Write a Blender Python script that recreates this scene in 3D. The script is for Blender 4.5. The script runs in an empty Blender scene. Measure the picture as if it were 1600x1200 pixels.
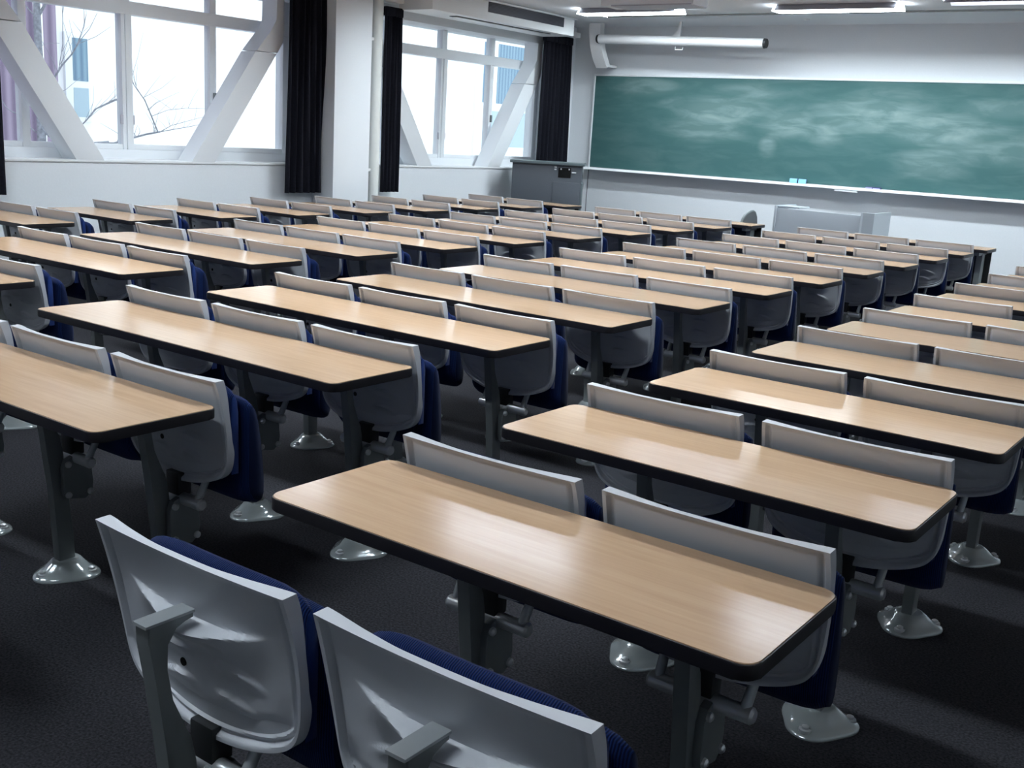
import bpy, bmesh, math, random
from mathutils import Vector, Matrix

random.seed(7)
S = bpy.context.scene
COL = S.collection
PI = math.pi

# ------------------------------------------------------------------ camera numbers
F_PX, YAW, PITCH, ROLL = 1680.14, 0.625195, 0.228154, 0.059141
CAM = Vector((1.16556, -1.78986, 1.47348))


def cam_axes():
    cy, sy, cp, sp = math.cos(YAW), math.sin(YAW), math.cos(PITCH), math.sin(PITCH)
    fwd = Vector((-sy * cp, cy * cp, -sp))
    right = Vector((cy, sy, 0))
    up = right.cross(fwd)
    c, s = math.cos(ROLL), math.sin(ROLL)
    return c * right + s * up, -s * right + c * up, fwd


AR, AU, AF = cam_axes()


def ray(x, y):
    return AF + AR * ((x - 800) / F_PX) - AU * ((y - 600) / F_PX)


def onX(x, y, X):
    d = ray(x, y)
    return CAM + d * ((X - CAM.x) / d.x)


def project(p):
    d = Vector(p) - CAM
    w = d.dot(AF)
    if w < 0.05:
        return None
    return 800 + F_PX * d.dot(AR) / w, 600 - F_PX * d.dot(AU) / w


def in_frame(pts, m=25):
    q = [project(p) for p in pts]
    q = [p for p in q if p]
    if not q:
        return False
    xs = [p[0] for p in q]
    ys = [p[1] for p in q]
    return max(xs) > -m and min(xs) < 1600 + m and max(ys) > -m and min(ys) < 1200 + m


# ------------------------------------------------------------------ materials
def lin(c):
    return tuple(((v / 255) / 12.92 if v / 255 <= 0.04045 else ((v / 255 + 0.055) / 1.055) ** 2.4) for v in c)


def new_mat(name):
    m = bpy.data.materials.new(name)
    m.use_nodes = True
    nt = m.node_tree
    return m, nt, nt.nodes['Principled BSDF']


def nd(nt, typ, **kw):
    n = nt.nodes.new(typ)
    for k, v in kw.items():
        if k.startswith('i_'):
            key = k[2:]
            key = int(key) if key.isdigit() else key.replace('_', ' ')
            n.inputs[key].default_value = v
        else:
            setattr(n, k, v)
    return n


def mat(name, rgb, rough=0.5, metal=0.0, noise=0.0, nscale=30, bump=0.0, bscale=200, spec=0.5, coat=0.0):
    m, nt, b = new_mat(name)
    b.inputs['Roughness'].default_value = rough
    b.inputs['Metallic'].default_value = metal
    b.inputs['Specular IOR Level'].default_value = spec
    b.inputs['Coat Weight'].default_value = coat
    b.inputs['Base Color'].default_value = (*rgb, 1)
    tc = nd(nt, 'ShaderNodeTexCoord')
    if noise > 0:
        n = nd(nt, 'ShaderNodeTexNoise', i_Scale=nscale, i_Detail=4.0)
        nt.links.new(tc.outputs['Object'], n.inputs['Vector'])
        r = nd(nt, 'ShaderNodeMapRange')
        r.inputs['From Min'].default_value = 0.3
        r.inputs['From Max'].default_value = 0.7
        r.inputs['To Min'].default_value = 1 - noise
        r.inputs['To Max'].default_value = 1 + noise
        nt.links.new(n.outputs['Fac'], r.inputs['Value'])
        mx = nd(nt, 'ShaderNodeVectorMath', operation='SCALE')
        mx.inputs[0].default_value = rgb
        nt.links.new(r.outputs['Result'], mx.inputs['Scale'])
        nt.links.new(mx.outputs[0], b.inputs['Base Color'])
    if bump > 0:
        n2 = nd(nt, 'ShaderNodeTexNoise', i_Scale=bscale, i_Detail=3.0)
        nt.links.new(tc.outputs['Object'], n2.inputs['Vector'])
        bp = nd(nt, 'ShaderNodeBump', i_Strength=bump, i_Distance=0.002)
        nt.links.new(n2.outputs['Fac'], bp.inputs['Height'])
        nt.links.new(bp.outputs['Normal'], b.inputs['Normal'])
    return m


def wood_mat():
    m, nt, b = new_mat('pale_wood_laminate')
    tc = nd(nt, 'ShaderNodeTexCoord')
    oi = nd(nt, 'ShaderNodeObjectInfo')
    ad = nd(nt, 'ShaderNodeVectorMath', operation='MULTIPLY_ADD')
    ad.inputs[1].default_value = (1, 1, 1)
    nt.links.new(tc.outputs['Object'], ad.inputs[0])
    rs = nd(nt, 'ShaderNodeVectorMath', operation='SCALE')
    rs.inputs[0].default_value = (7, 3, 5)
    nt.links.new(oi.outputs['Random'], rs.inputs['Scale'])
    nt.links.new(rs.outputs[0], ad.inputs[2])
    mp = nd(nt, 'ShaderNodeMapping')
    mp.inputs['Scale'].default_value = (1.2, 26, 26)
    nt.links.new(ad.outputs[0], mp.inputs['Vector'])
    n = nd(nt, 'ShaderNodeTexNoise', i_Scale=3.0, i_Detail=6.0, i_Distortion=0.6)
    nt.links.new(mp.outputs['Vector'], n.inputs['Vector'])
    cr = nd(nt, 'ShaderNodeValToRGB')
    cr.color_ramp.elements[0].position = 0.25
    cr.color_ramp.elements[0].color = (*lin((199, 164, 131)), 1)
    cr.color_ramp.elements[1].position = 0.75
    cr.color_ramp.elements[1].color = (*lin((212, 178, 144)), 1)
    nt.links.new(n.outputs['Fac'], cr.inputs['Fac'])
    nt.links.new(cr.outputs['Color'], b.inputs['Base Color'])
    b.inputs['Roughness'].default_value = 0.16
    b.inputs['Specular IOR Level'].default_value = 0.5
    n3 = nd(nt, 'ShaderNodeTexNoise', i_Scale=260.0, i_Detail=2.0)
    nt.links.new(tc.outputs['Object'], n3.inputs['Vector'])
    bp = nd(nt, 'ShaderNodeBump', i_Strength=0.03, i_Distance=0.001)
    nt.links.new(n3.outputs['Fac'], bp.inputs['Height'])
    nt.links.new(bp.outputs['Normal'], b.inputs['Normal'])
    return m


def fabric_mat():
    m, nt, b = new_mat('navy_knit_fabric')
    tc = nd(nt, 'ShaderNodeTexCoord')
    w = nd(nt, 'ShaderNodeTexWave', wave_type='BANDS', bands_direction='X', i_Scale=75.0, i_Distortion=0.5, i_Detail=1.0)
    nt.links.new(tc.outputs['Object'], w.inputs['Vector'])
    cr = nd(nt, 'ShaderNodeValToRGB')
    cr.color_ramp.elements[0].color = (0.0015, 0.0068, 0.036, 1)
    cr.color_ramp.elements[1].color = (0.0042, 0.020, 0.108, 1)
    nt.links.new(w.outputs['Fac'], cr.inputs['Fac'])
    nt.links.new(cr.outputs['Color'], b.inputs['Base Color'])
    b.inputs['Roughness'].default_value = 0.9
    b.inputs['Specular IOR Level'].default_value = 0.15
    b.inputs['Sheen Weight'].default_value = 0.05
    bp = nd(nt, 'ShaderNodeBump', i_Strength=0.5, i_Distance=0.003)
    nt.links.new(w.outputs['Fac'], bp.inputs['Height'])
    nt.links.new(bp.outputs['Normal'], b.inputs['Normal'])
    return m


def chalkboard_mat():
    """green board with swept chalk residue; smears have places of their own on the board"""
    m, nt, b = new_mat('green_chalkboard_surface')
    geo = nd(nt, 'ShaderNodeNewGeometry')
    # warped coordinates for smears
    mp = nd(nt, 'ShaderNodeMapping')
    mp.inputs['Rotation'].default_value = (0, 0.32, 0)
    mp.inputs['Scale'].default_value = (1.3, 1.0, 5.2)
    nt.links.new(geo.outputs['Position'], mp.inputs['Vector'])
    streak = nd(nt, 'ShaderNodeTexNoise', i_Scale=1.6, i_Detail=4.0, i_Roughness=0.55, i_Distortion=0.55)
    nt.links.new(mp.outputs['Vector'], streak.inputs['Vector'])
    st = nd(nt, 'ShaderNodeMapRange')
    st.inputs['From Min'].default_value = 0.42
    st.inputs['From Max'].default_value = 0.78
    nt.links.new(streak.outputs['Fac'], st.inputs['Value'])
    total = None
    # smear zones: (x, z, rx, rz, weight) in board coordinates
    zones = [(-6.05, 2.16, 0.55, 0.13, .5), (-5.6, 1.98, 0.25, 0.09, .45), (-4.95, 1.9, 0.75, 0.2, .75), (-4.6, 2.14, .6, .1, .4), (-5.15, 1.66, 0.65, 0.15, .6),
             (-4.05, 1.78, 0.5, 0.2, .7), (-4.3, 1.5, .12, .16, .55), (-3.1, 1.9, 0.8, 0.24, .75), (-3.6, 1.75, .25, .25, .55),
             (-2.3, 1.78, 0.8, 0.22, .7), (-2.9, 2.15, .5, .08, .35), (-2.35, 1.42, 0.45, 0.2, .7), (-1.55, 1.6, .7, .2, .5), (-1.7, 2.02, .55, .12, .5), (-.4, 1.7, .8, .25, .5)]
    sx = nd(nt, 'ShaderNodeSeparateXYZ')
    nt.links.new(geo.outputs['Position'], sx.inputs[0])
    for (x, z, rx, rz, wgt) in zones:
        dx = nd(nt, 'ShaderNodeMath', operation='MULTIPLY_ADD', i_1=1 / rx, i_2=-x / rx)
        nt.links.new(sx.outputs['X'], dx.inputs[0])
        dz = nd(nt, 'ShaderNodeMath', operation='MULTIPLY_ADD', i_1=1 / rz, i_2=-z / rz)
        nt.links.new(sx.outputs['Z'], dz.inputs[0])
        cb = nd(nt, 'ShaderNodeCombineXYZ')
        nt.links.new(dx.outputs[0], cb.inputs[0])
        nt.links.new(dz.outputs[0], cb.inputs[1])
        ln = nd(nt, 'ShaderNodeVectorMath', operation='LENGTH')
        nt.links.new(cb.outputs[0], ln.inputs[0])
        rg = nd(nt, 'ShaderNodeMapRange', interpolation_type='SMOOTHSTEP')
        rg.inputs['From Min'].default_value = 1.25
        rg.inputs['From Max'].default_value = 0.3
        rg.inputs['To Max'].default_value = wgt
        nt.links.new(ln.outputs['Value'], rg.inputs['Value'])
        if total is None:
            total = rg
        else:
            mx = nd(nt, 'ShaderNodeMath', operation='MAXIMUM')
            nt.links.new(total.outputs[0], mx.inputs[0])
            nt.links.new(rg.outputs[0], mx.inputs[1])
            total = mx
    base_haze = nd(nt, 'ShaderNodeMath', operation='ADD', i_1=0.20)
    nt.links.new(total.outputs[0], base_haze.inputs[0])
    stm = nd(nt, 'ShaderNodeMath', operation='MULTIPLY_ADD', i_1=0.42, i_2=0.20)
    nt.links.new(st.outputs['Result'], stm.inputs[0])
    fac = nd(nt, 'ShaderNodeMath', operation='MULTIPLY')
    nt.links.new(base_haze.outputs[0], fac.inputs[0])
    nt.links.new(stm.outputs[0], fac.inputs[1])
    mix = nd(nt, 'ShaderNodeMix', data_type='RGBA')
    mix.inputs[6].default_value = (0.036, 0.120, 0.118, 1)
    mix.inputs[7].default_value = (0.45, 0.56, 0.55, 1)
    nt.links.new(fac.outputs[0], mix.inputs[0])
    nt.links.new(mix.outputs[2], b.inputs['Base Color'])
    b.inputs['Roughness'].default_value = 0.55
    b.inputs['Specular IOR Level'].default_value = 0.3
    return m


def glass_mat():
    m, nt, b = new_mat('window_glass')
    nt.nodes.remove(b)
    out = nt.nodes['Material Output']
    tr = nd(nt, 'ShaderNodeBsdfTransparent')
    tr.inputs['Color'].default_value = (0.93, 0.96, 0.96, 1)
    gl = nd(nt, 'ShaderNodeBsdfGlossy', i_Roughness=0.02)
    lwt = nd(nt, 'ShaderNodeLayerWeight', i_Blend=0.5)
    pw = nd(nt, 'ShaderNodeMath', operation='POWER', i_1=5.0)
    nt.links.new(lwt.outputs['Facing'], pw.inputs[0])
    lw = nd(nt, 'ShaderNodeMath', operation='MULTIPLY_ADD', i_1=0.9, i_2=0.02)
    nt.links.new(pw.outputs[0], lw.inputs[0])
    mx = nd(nt, 'ShaderNodeMixShader')
    nt.links.new(lw.outputs[0], mx.inputs[0])
    nt.links.new(tr.outputs[0], mx.inputs[1])
    nt.links.new(gl.outputs[0], mx.inputs[2])
    nt.links.new(mx.outputs[0], out.inputs['Surface'])
    return m


def emit_mat(name, rgb, strength):
    m, nt, b = new_mat(name)
    b.inputs['Base Color'].default_value = (0.8, 0.8, 0.8, 1)
    b.inputs['Emission Color'].default_value = (*rgb, 1)
    b.inputs['Emission Strength'].default_value = strength
    return m


def ribbed_mat(name, a, c, scale, axis='Y'):
    m, nt, b = new_mat(name)
    tc = nd(nt, 'ShaderNodeTexCoord')
    w = nd(nt, 'ShaderNodeTexWave', wave_type='BANDS', bands_direction=axis, i_Scale=scale, i_Distortion=0.0)
    nt.links.new(tc.outputs['Object'], w.inputs['Vector'])
    cr = nd(nt, 'ShaderNodeValToRGB')
    cr.color_ramp.elements[0].color = (*a, 1)
    cr.color_ramp.elements[1].color = (*c, 1)
    nt.links.new(w.outputs['Fac'], cr.inputs['Fac'])
    nt.links.new(cr.outputs['Color'], b.inputs['Base Color'])
    b.inputs['Roughness'].default_value = 0.6
    return m


M = {}
M['wood'] = wood_mat()
M['edge'] = mat('black_edge_rubber', (0.012, 0.011, 0.014), 0.42, spec=0.4)
M['shell'] = mat('pale_grey_plastic', (0.54, 0.56, 0.60), 0.42, bump=0.12, bscale=700, spec=0.4)
M['fabric'] = fabric_mat()
M['post'] = mat('grey_painted_metal', (0.20, 0.22, 0.225), 0.42, 0.25)
M['cap'] = mat('grey_cast_metal', (0.42, 0.45, 0.47), 0.45, 0.4)
M['chrome'] = mat('brushed_steel', (0.62, 0.64, 0.66), 0.3, 0.6)
M['darkmetal'] = mat('black_cast_metal', (0.03, 0.033, 0.035), 0.4, 0.3)
M['black'] = mat('black_plastic', (0.006, 0.006, 0.007), 0.6, spec=0.2)
M['foot'] = mat('clear_grey_foot_plastic', (0.36, 0.40, 0.41), 0.16, 0.35, coat=0.6)
M['carpet'] = mat('charcoal_carpet', (0.026, 0.026, 0.031), 0.95, noise=0.6, nscale=140, bump=0.8, bscale=350, spec=0.1)
M['wall'] = mat('white_wall_paint', (0.74, 0.77, 0.80), 0.75, noise=0.015, nscale=60, bump=0.06, bscale=220, spec=0.25)
M['column'] = mat('column_white_paint', (0.72, 0.75, 0.78), 0.75, bump=0.05, bscale=220, spec=0.25)
M['ceiling'] = mat('white_ceiling_board', (0.72, 0.73, 0.76), 0.85, noise=0.02, nscale=120, spec=0.2)
M['frame'] = mat('white_window_metal', (0.80, 0.83, 0.86), 0.4, spec=0.4)
M['brace'] = mat('white_brace_paint', (0.78, 0.81, 0.84), 0.35, bump=0.05, bscale=90, spec=0.4)
M['sill'] = mat('white_sill_stone', (0.78, 0.8, 0.82), 0.35)
M['curtain'] = mat('dark_navy_curtain', (0.008, 0.0085, 0.014), 0.85, noise=0.25, nscale=50, bump=0.15, bscale=500, spec=0.15)
M['lining'] = mat('pale_curtain_lining', (0.5, 0.44, 0.44), 0.8)
M['glass'] = glass_mat()
M['lamp'] = emit_mat('fluorescent_diffuser', (0.84, 0.94, 1.0), 22)
M['lampdeep'] = emit_mat('unseen_lamp_diffuser', (0.84, 0.94, 1.0), 51)
M['lampfill'] = emit_mat('added_rear_lamp_diffuser', (0.84, 0.94, 1.0), 30)  # glow of the added rear lamps, out of view
M['matte'] = mat('matte_black_paint', (0.004, 0.004, 0.004), 1.0, spec=0.0)
M['lampslot'] = emit_mat('slot_fluorescent_diffuser', (0.84, 0.94, 1.0), 58)
M['lampboard'] = emit_mat('bright_fluorescent_diffuser', (0.84, 0.94, 1.0), 18)
M['lampbody'] = mat('grey_lamp_housing', (0.42, 0.42, 0.47), 0.5)
M['groove'] = mat('dark_ceiling_joint', (0.12, 0.12, 0.14), 0.8)
M['white'] = mat('white_enamel', (0.78, 0.79, 0.80), 0.38)
M['grille'] = ribbed_mat('dark_air_grille', (0.02, 0.02, 0.03), (0.10, 0.10, 0.12), 22, 'Z')
M['alu'] = mat('pale_aluminium', (0.82, 0.85, 0.87), 0.4, 0.0)
M['board'] = chalkboard_mat()
M['lectern'] = mat('dark_grey_laminate', (0.085, 0.098, 0.115), 0.45, noise=0.05, nscale=90)
M['lecterntop'] = mat('dark_green_grey_top', (0.10, 0.13, 0.14), 0.4)
M['deskgrey'] = mat('pale_grey_steel', (0.42, 0.46, 0.50), 0.45)
M['mesh'] = ribbed_mat('dark_grey_mesh', (0.05, 0.055, 0.06), (0.11, 0.115, 0.12), 60, 'Z')
M['eraser'] = mat('light_blue_felt', (0.30, 0.62, 0.90), 0.8)
M['eraserdark'] = mat('dark_blue_plastic', (0.05, 0.06, 0.16), 0.5)
M['lilac'] = mat('lilac_chalk_box', (0.48, 0.47, 0.72), 0.6)
M['facade'] = mat('white_facade_render', (0.86, 0.87, 0.88), 0.9, noise=0.03, nscale=4)
M['cladding'] = ribbed_mat('mauve_brown_cladding', lin((112, 98, 122)), lin((150, 136, 158)), 2.4, 'Y')
M['bluecurtain'] = ribbed_mat('blue_curtain_behind_glass', lin((98, 124, 148)), lin((128, 156, 174)), 3.2, 'Y')
M['palepane'] = mat('pale_blue_pane', lin((165, 185, 198)), 0.3)
M['bark'] = mat('grey_bark', (0.24, 0.25, 0.29), 0.9, noise=0.3, nscale=25)
M['ground'] = mat('pale_concrete_ground', (0.45, 0.46, 0.46), 0.9, noise=0.1, nscale=2)
M['offwhite'] = mat('off_white_pipe', (0.66, 0.68, 0.66), 0.5)


# ------------------------------------------------------------------ mesh helpers
def bm_box(bm, x0, x1, y0, y1, z0, z1, bev=0.0, seg=2):
    vs = [bm.verts.new((x, y, z)) for x in (x0, x1) for y in (y0, y1) for z in (z0, z1)]
    idx = [(0, 1, 3, 2), (4, 6, 7, 5), (0, 4, 5, 1), (2, 3, 7, 6), (0, 2, 6, 4), (1, 5, 7, 3)]
    fs = [bm.faces.new([vs[i] for i in f]) for f in idx]
    if bev > 0:
        es = list({e for f in fs for e in f.edges})
        bmesh.ops.bevel(bm, geom=es, offset=bev, segments=seg, affect='EDGES', profile=0.6)
    return fs


def bm_prism(bm, poly, axis, a, b, bev=0.0, seg=2):
    """extrude 2-D polygon along an axis (X: poly=(y,z), Y: poly=(x,z), Z: poly=(x,y))"""
    def P(u, v, w):
        return {'X': (w, u, v), 'Y': (u, w, v), 'Z': (u, v, w)}[axis]
    va = [bm.verts.new(P(u, v, a)) for u, v in poly]
    vb = [bm.verts.new(P(u, v, b)) for u, v in poly]
    n = len(poly)
    fs = [bm.faces.new(va), bm.faces.new(vb[::-1])]
    for i in range(n):
        j = (i + 1) % n
        fs.append(bm.faces.new((va[i], vb[i], vb[j], va[j])))
    if bev > 0:
        es = list({e for f in fs[:2] for e in f.edges})
        bmesh.ops.bevel(bm, geom=es, offset=bev, segments=seg, affect='EDGES', profile=0.6)
    return fs


def bm_tube(bm, pts, radii, seg=12, caps=True):
    pts = [Vector(p) for p in pts]
    if not isinstance(radii, (list, tuple)):
        radii = [radii] * len(pts)
    rings = []
    prev = None
    for i, p in enumerate(pts):
        d = (pts[min(i + 1, len(pts) - 1)] - pts[max(i - 1, 0)]).normalized()
        if prev is None:
            a = Vector((0, 0, 1)) if abs(d.z) < 0.9 else Vector((1, 0, 0))
            u = d.cross(a).normalized()
        else:
            u = (prev - d * prev.dot(d)).normalized()
        prev = u
        v = d.cross(u)
        rings.append([bm.verts.new(p + (u * math.cos(2 * PI * k / seg) + v * math.sin(2 * PI * k / seg)) * radii[i]) for k in range(seg)])
    for r0, r1 in zip(rings, rings[1:]):
        for k in range(seg):
            l = (k + 1) % seg
            bm.faces.new((r0[k], r0[l], r1[l], r1[k]))
    if caps:
        bm.faces.new(rings[0][::-1])
        bm.faces.new(rings[-1])


def rrect(x0, x1, y0, y1, r, n=6):
    out = []
    for cx, cy, a0 in ((x1 - r, y1 - r, 0), (x0 + r, y1 - r, 90), (x0 + r, y0 + r, 180), (x1 - r, y0 + r, 270)):
        for k in range(n + 1):
            a = math.radians(a0 + 90 * k / n)
            out.append((cx + r * math.cos(a), cy + r * math.sin(a)))
    return out


def build(name, bm, material, parent=None, loc=None, sharp=38):
    bmesh.ops.recalc_face_normals(bm, faces=bm.faces[:])
    for f in bm.faces:
        f.smooth = True
    lim = math.radians(sharp)
    for e in bm.edges:
        e.smooth = (len(e.link_faces) == 2 and e.calc_face_angle(0) < lim)
    me = bpy.data.meshes.new(name)
    bm.to_mesh(me)
    bm.free()
    me.materials.append(material)
    o = bpy.data.objects.new(name, me)
    COL.objects.link(o)
    if parent:
        o.parent = parent
    if loc:
        o.location = loc
    return o


def B(name, material, boxes, parent=None, bev=0.0, loc=None):
    bm = bmesh.new()
    for b in boxes:
        bm_box(bm, *b, bev=bev)
    return build(name, bm, material, parent, loc)


def tag(o, label=None, cat=None, group=None, kind=None):
    if label:
        o['label'] = label
    if cat:
        o['category'] = cat
    if group:
        o['group'] = group
    if kind:
        o['kind'] = kind
    return o


def empty(name, loc, label, cat, group=None):
    o = bpy.data.objects.new(name, None)
    o.empty_display_size = 0.1
    COL.objects.link(o)
    o.location = loc
    return tag(o, label, cat, group)


def struct(o):
    o['kind'] = 'structure'
    return o


def copy_tree(o, parent=None):
    c = o.copy()
    COL.objects.link(c)
    if parent:
        c.parent = parent
    for ch in list(o.children):
        copy_tree(ch, c)
    return c


def smooth(a, b, x):
    if a == b:
        return float(x > a)
    t = min(1, max(0, (x - a) / (b - a)))
    return t * t * (3 - 2 * t)


def interp(tab, x):
    if x <= tab[0][0]:
        return tab[0][1]
    for (x0, y0), (x1, y1) in zip(tab, tab[1:]):
        if x <= x1:
            t = (x - x0) / (x1 - x0)
            t = t * t * (3 - 2 * t) * 0.35 + t * 0.65
            return y0 + (y1 - y0) * t
    return tab[-1][1]


# ------------------------------------------------------------------ layout
RP, DEP, ZT = 0.78888, 0.376, 0.72
BLOCK = {'W': (-6.627, -5.543), 'L': (-4.9214, -3.3177), 'M': (-2.7032, -1.0730), 'R': (-0.4655, 0.6183)}
NSEAT = {'W': 2, 'L': 3, 'M': 3, 'R': 2}
XW, YB, ZC = -7.2, 10.8, 2.905
XR, YREAR = 2.7, -3.8


def seat_x(b):
    l, r = BLOCK[b]
    n = NSEAT[b]
    return [l + (r - l) * (i + 0.5) / n for i in range(n)]


# ------------------------------------------------------------------ room shell
struct(B('floor', M['carpet'], [(XW - 0.05, XR + 0.1, YREAR - 0.1, YB + 0.1, -0.1, 0)]))
SL0, SL1 = 9.66, 9.79
struct(B('ceiling', M['ceiling'], [(XW - 0.45, XR + 0.1, YREAR - 0.1, SL0, ZC, ZC + 0.12), (XW - 0.45, XR + 0.1, SL1, YB + 0.1, ZC, ZC + 0.12),
                                   (XW - 0.45, -6.1, SL0, SL1, ZC, ZC + 0.12), (1.9, XR + 0.1, SL0, SL1, ZC, ZC + 0.12), (-6.2, 2.0, SL0 - 0.01, SL1 + 0.01, ZC + 0.10, ZC + 0.12)]))
struct(B('wall_front', M['wall'], [(XW - 0.45, XR + 0.1, YB, YB + 0.12, -0.1, ZC + 0.05)]))
struct(B('wall_right', M['wall'], [(XR, XR + 0.12, YREAR, YB, -0.1, ZC + 0.05)]))
struct(B('wall_rear', M['wall'], [(XW - 0.45, XR + 0.1, YREAR - 0.12, YREAR, -0.1, ZC + 0.05)]))
SILL, HEAD = 1.04, 2.62
WIN = [(-2.4, 1.6), (2.2, 5.96), (6.60, 10.36)]   # openings along the window wall (the first lies behind the camera's left)
struct(B('wall_left', M['wall'], [(XW - 0.45, XW, YREAR, YB, -0.1, SILL)]))
struct(B('wall_left', M['wall'], [(XW - 0.45, XW, YREAR, YB, HEAD, ZC + 0.02)]))
edges = [YREAR] + [v for w in WIN for v in w] + [YB]
for i in range(0, len(edges), 2):
    struct(B('wall_left', M['wall'], [(XW - 0.45, XW, edges[i], edges[i + 1], SILL, HEAD)]))
# concrete column between the two windows, with its mate further back
struct(B('trim_1', M['column'], [(XW - 0.01, -6.90, 6.07, 6.585, 0, ZC)], bev=0.006))
struct(B('baseboard_front', M['darkmetal'], [(XW, XR, YB - 0.012, YB, 0, 0.08)]))
struct(B('baseboard_left', M['darkmetal'], [(XW, XW + 0.012, YREAR, YB, 0, 0.08)]))
struct(B('trim_3', M['groove'], [(-6.86, -6.852, YB - 0.004, YB + 0.01, 0.08, 1.10)]))

# windows: frames, mullions and panes
XG = -7.50
for wi, (y0, y1) in enumerate(WIN):
    mid = 0.5 * (y0 + y1)
    if wi == 1:
        mid = 4.085
    if wi == 2:
        mid = 8.40
    bm = bmesh.new()
    zt0, zt1 = 2.295, 2.405
    bm_box(bm, XG - 0.06, XG + 0.05, y0, y1, SILL - 0.02, SILL + 0.10, 0.004)
    bm_box(bm, XG - 0.03, XG + 0.03, y0, y1, SILL + 0.10, SILL + 0.145, 0.004)
    bm_box(bm, XG - 0.06, XG + 0.06, y0, y1, zt0, zt1, 0.004)
    bm_box(bm, XG - 0.06, XG + 0.05, y0, y1, 2.70, 2.80)
    for yy, hw in ((y0 + 0.03, 0.04), (y1 - 0.03, 0.04), (mid - 0.95, 0.035), (mid + 0.94, 0.035), (mid, 0.045)):
        bm_box(bm, XG - 0.05, XG + 0.04, yy - hw, yy + hw, SILL, 2.75, 0.004)
    bm_box(bm, XG + 0.03, XG + 0.055, mid - 0.012, mid + 0.05, SILL + 0.1, zt0, 0.003)
    wname = ['window_3', 'window_1', 'window_2'][wi]
    fr = struct(build(wname, bm, M['frame']))
    ys = [y0 + 0.07, mid - 0.985, mid - 0.915, mid - 0.045, mid + 0.045, mid + 0.905, mid + 0.975, y1 - 0.07]
    for k in range(0, 8, 2):
        for za, zb in ((SILL + 0.14, zt0 + 0.005), (zt1 - 0.005, 2.71)):
            struct(B('pane', M['glass'], [(XG - 0.003, XG + 0.003, ys[k] - 0.005, ys[k + 1] + 0.005, za, zb)], parent=fr))
    if wi:
        lk = B('latch', M['post'], [(XG + 0.04, XG + 0.065, mid + 0.935, mid + 0.96, 1.60, 1.69)], parent=fr, bev=0.006)
        ph = B('finger_pull', M['lampbody'], [(XG + 0.04, XG + 0.046, mid - 0.075, mid - 0.045, 1.36, 1.44), (XG + 0.04, XG + 0.046, mid + 0.055, mid + 0.07, 1.36, 1.44)], parent=fr)
    # stone ledge on the wall under the window
    struct(B('trim_%d' % (4 + wi), M['sill'], [(XG + 0.05, XW + 0.012, y0 - 0.01, y1 + 0.01, SILL - 0.004, SILL + 0.016)], bev=0.004))
    # opening above the head, closed by the wall slab; side reveals come from the wall itself

# steel earthquake braces standing in the window recess
BX0, BX1 = -7.40, -7.19


def brace(y_in, run, side, label):
    """box-section diagonal from the sill to the head with its welded knee and the upright stub"""
    s = side
    t = empty('steel_brace', (0.5 * (BX0 + BX1), y_in, SILL + 0.016), label, 'brace', 'diagonal steel braces in the window recesses')
    off = t.location
    wy = 0.262
    z0 = SILL + 0.016
    ktop, z_end = 2.36, HEAD
    slope = (ktop - z0)
    # diagonal: inner edge runs (y_in, z0) -> (y_in + s*.78, 2.33)
    bm = bmesh.new()
    p = [(y_in, z0), (y_in + s * wy, z0), (y_in + s * (wy + run * 0.80), z0 + slope * 0.80), (y_in + s * (run * 0.80), z0 + slope * 0.80)]
    bm_prism(bm, [(y - off.y, z - off.z) for y, z in p], 'X', BX0 - off.x, BX1 - off.x, 0.004)
    build('diagonal', bm, M['brace'], t)
    bm = bmesh.new()
    k = run * 0.805
    zk = z0 + slope * 0.805
    p = [(y_in + s * k, zk), (y_in + s * (k + wy), zk), (y_in + s * (k + wy + 0.07), zk + 0.10), (y_in + s * (k + wy + 0.085), zk + 0.20), (y_in + s * (k + wy + 0.085), z_end), (y_in + s * (run + 0.07), z_end),
         (y_in + s * (run + 0.07), ktop + 0.05), (y_in + s * run, ktop - 0.06)]
    bm_prism(bm, [(y - off.y, z - off.z) for y, z in p], 'X', BX0 - off.x, BX1 + 0.004 - off.x, 0.004)
    build('knee_plate', bm, M['brace'], t)
    return t


brace(3.67, 0.86, -1, 'white steel brace on left side of larger left window, crossing bare branches')
brace(4.565, 0.93, 1, 'white steel brace at right of larger left window, leaning towards the broad curtain')
brace(7.94, 0.86, -1, 'white steel brace partly behind the narrow curtain in the second window')
brace(8.985, 0.86, 1, 'white steel brace in the second window, leaning over the dark lectern')


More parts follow.
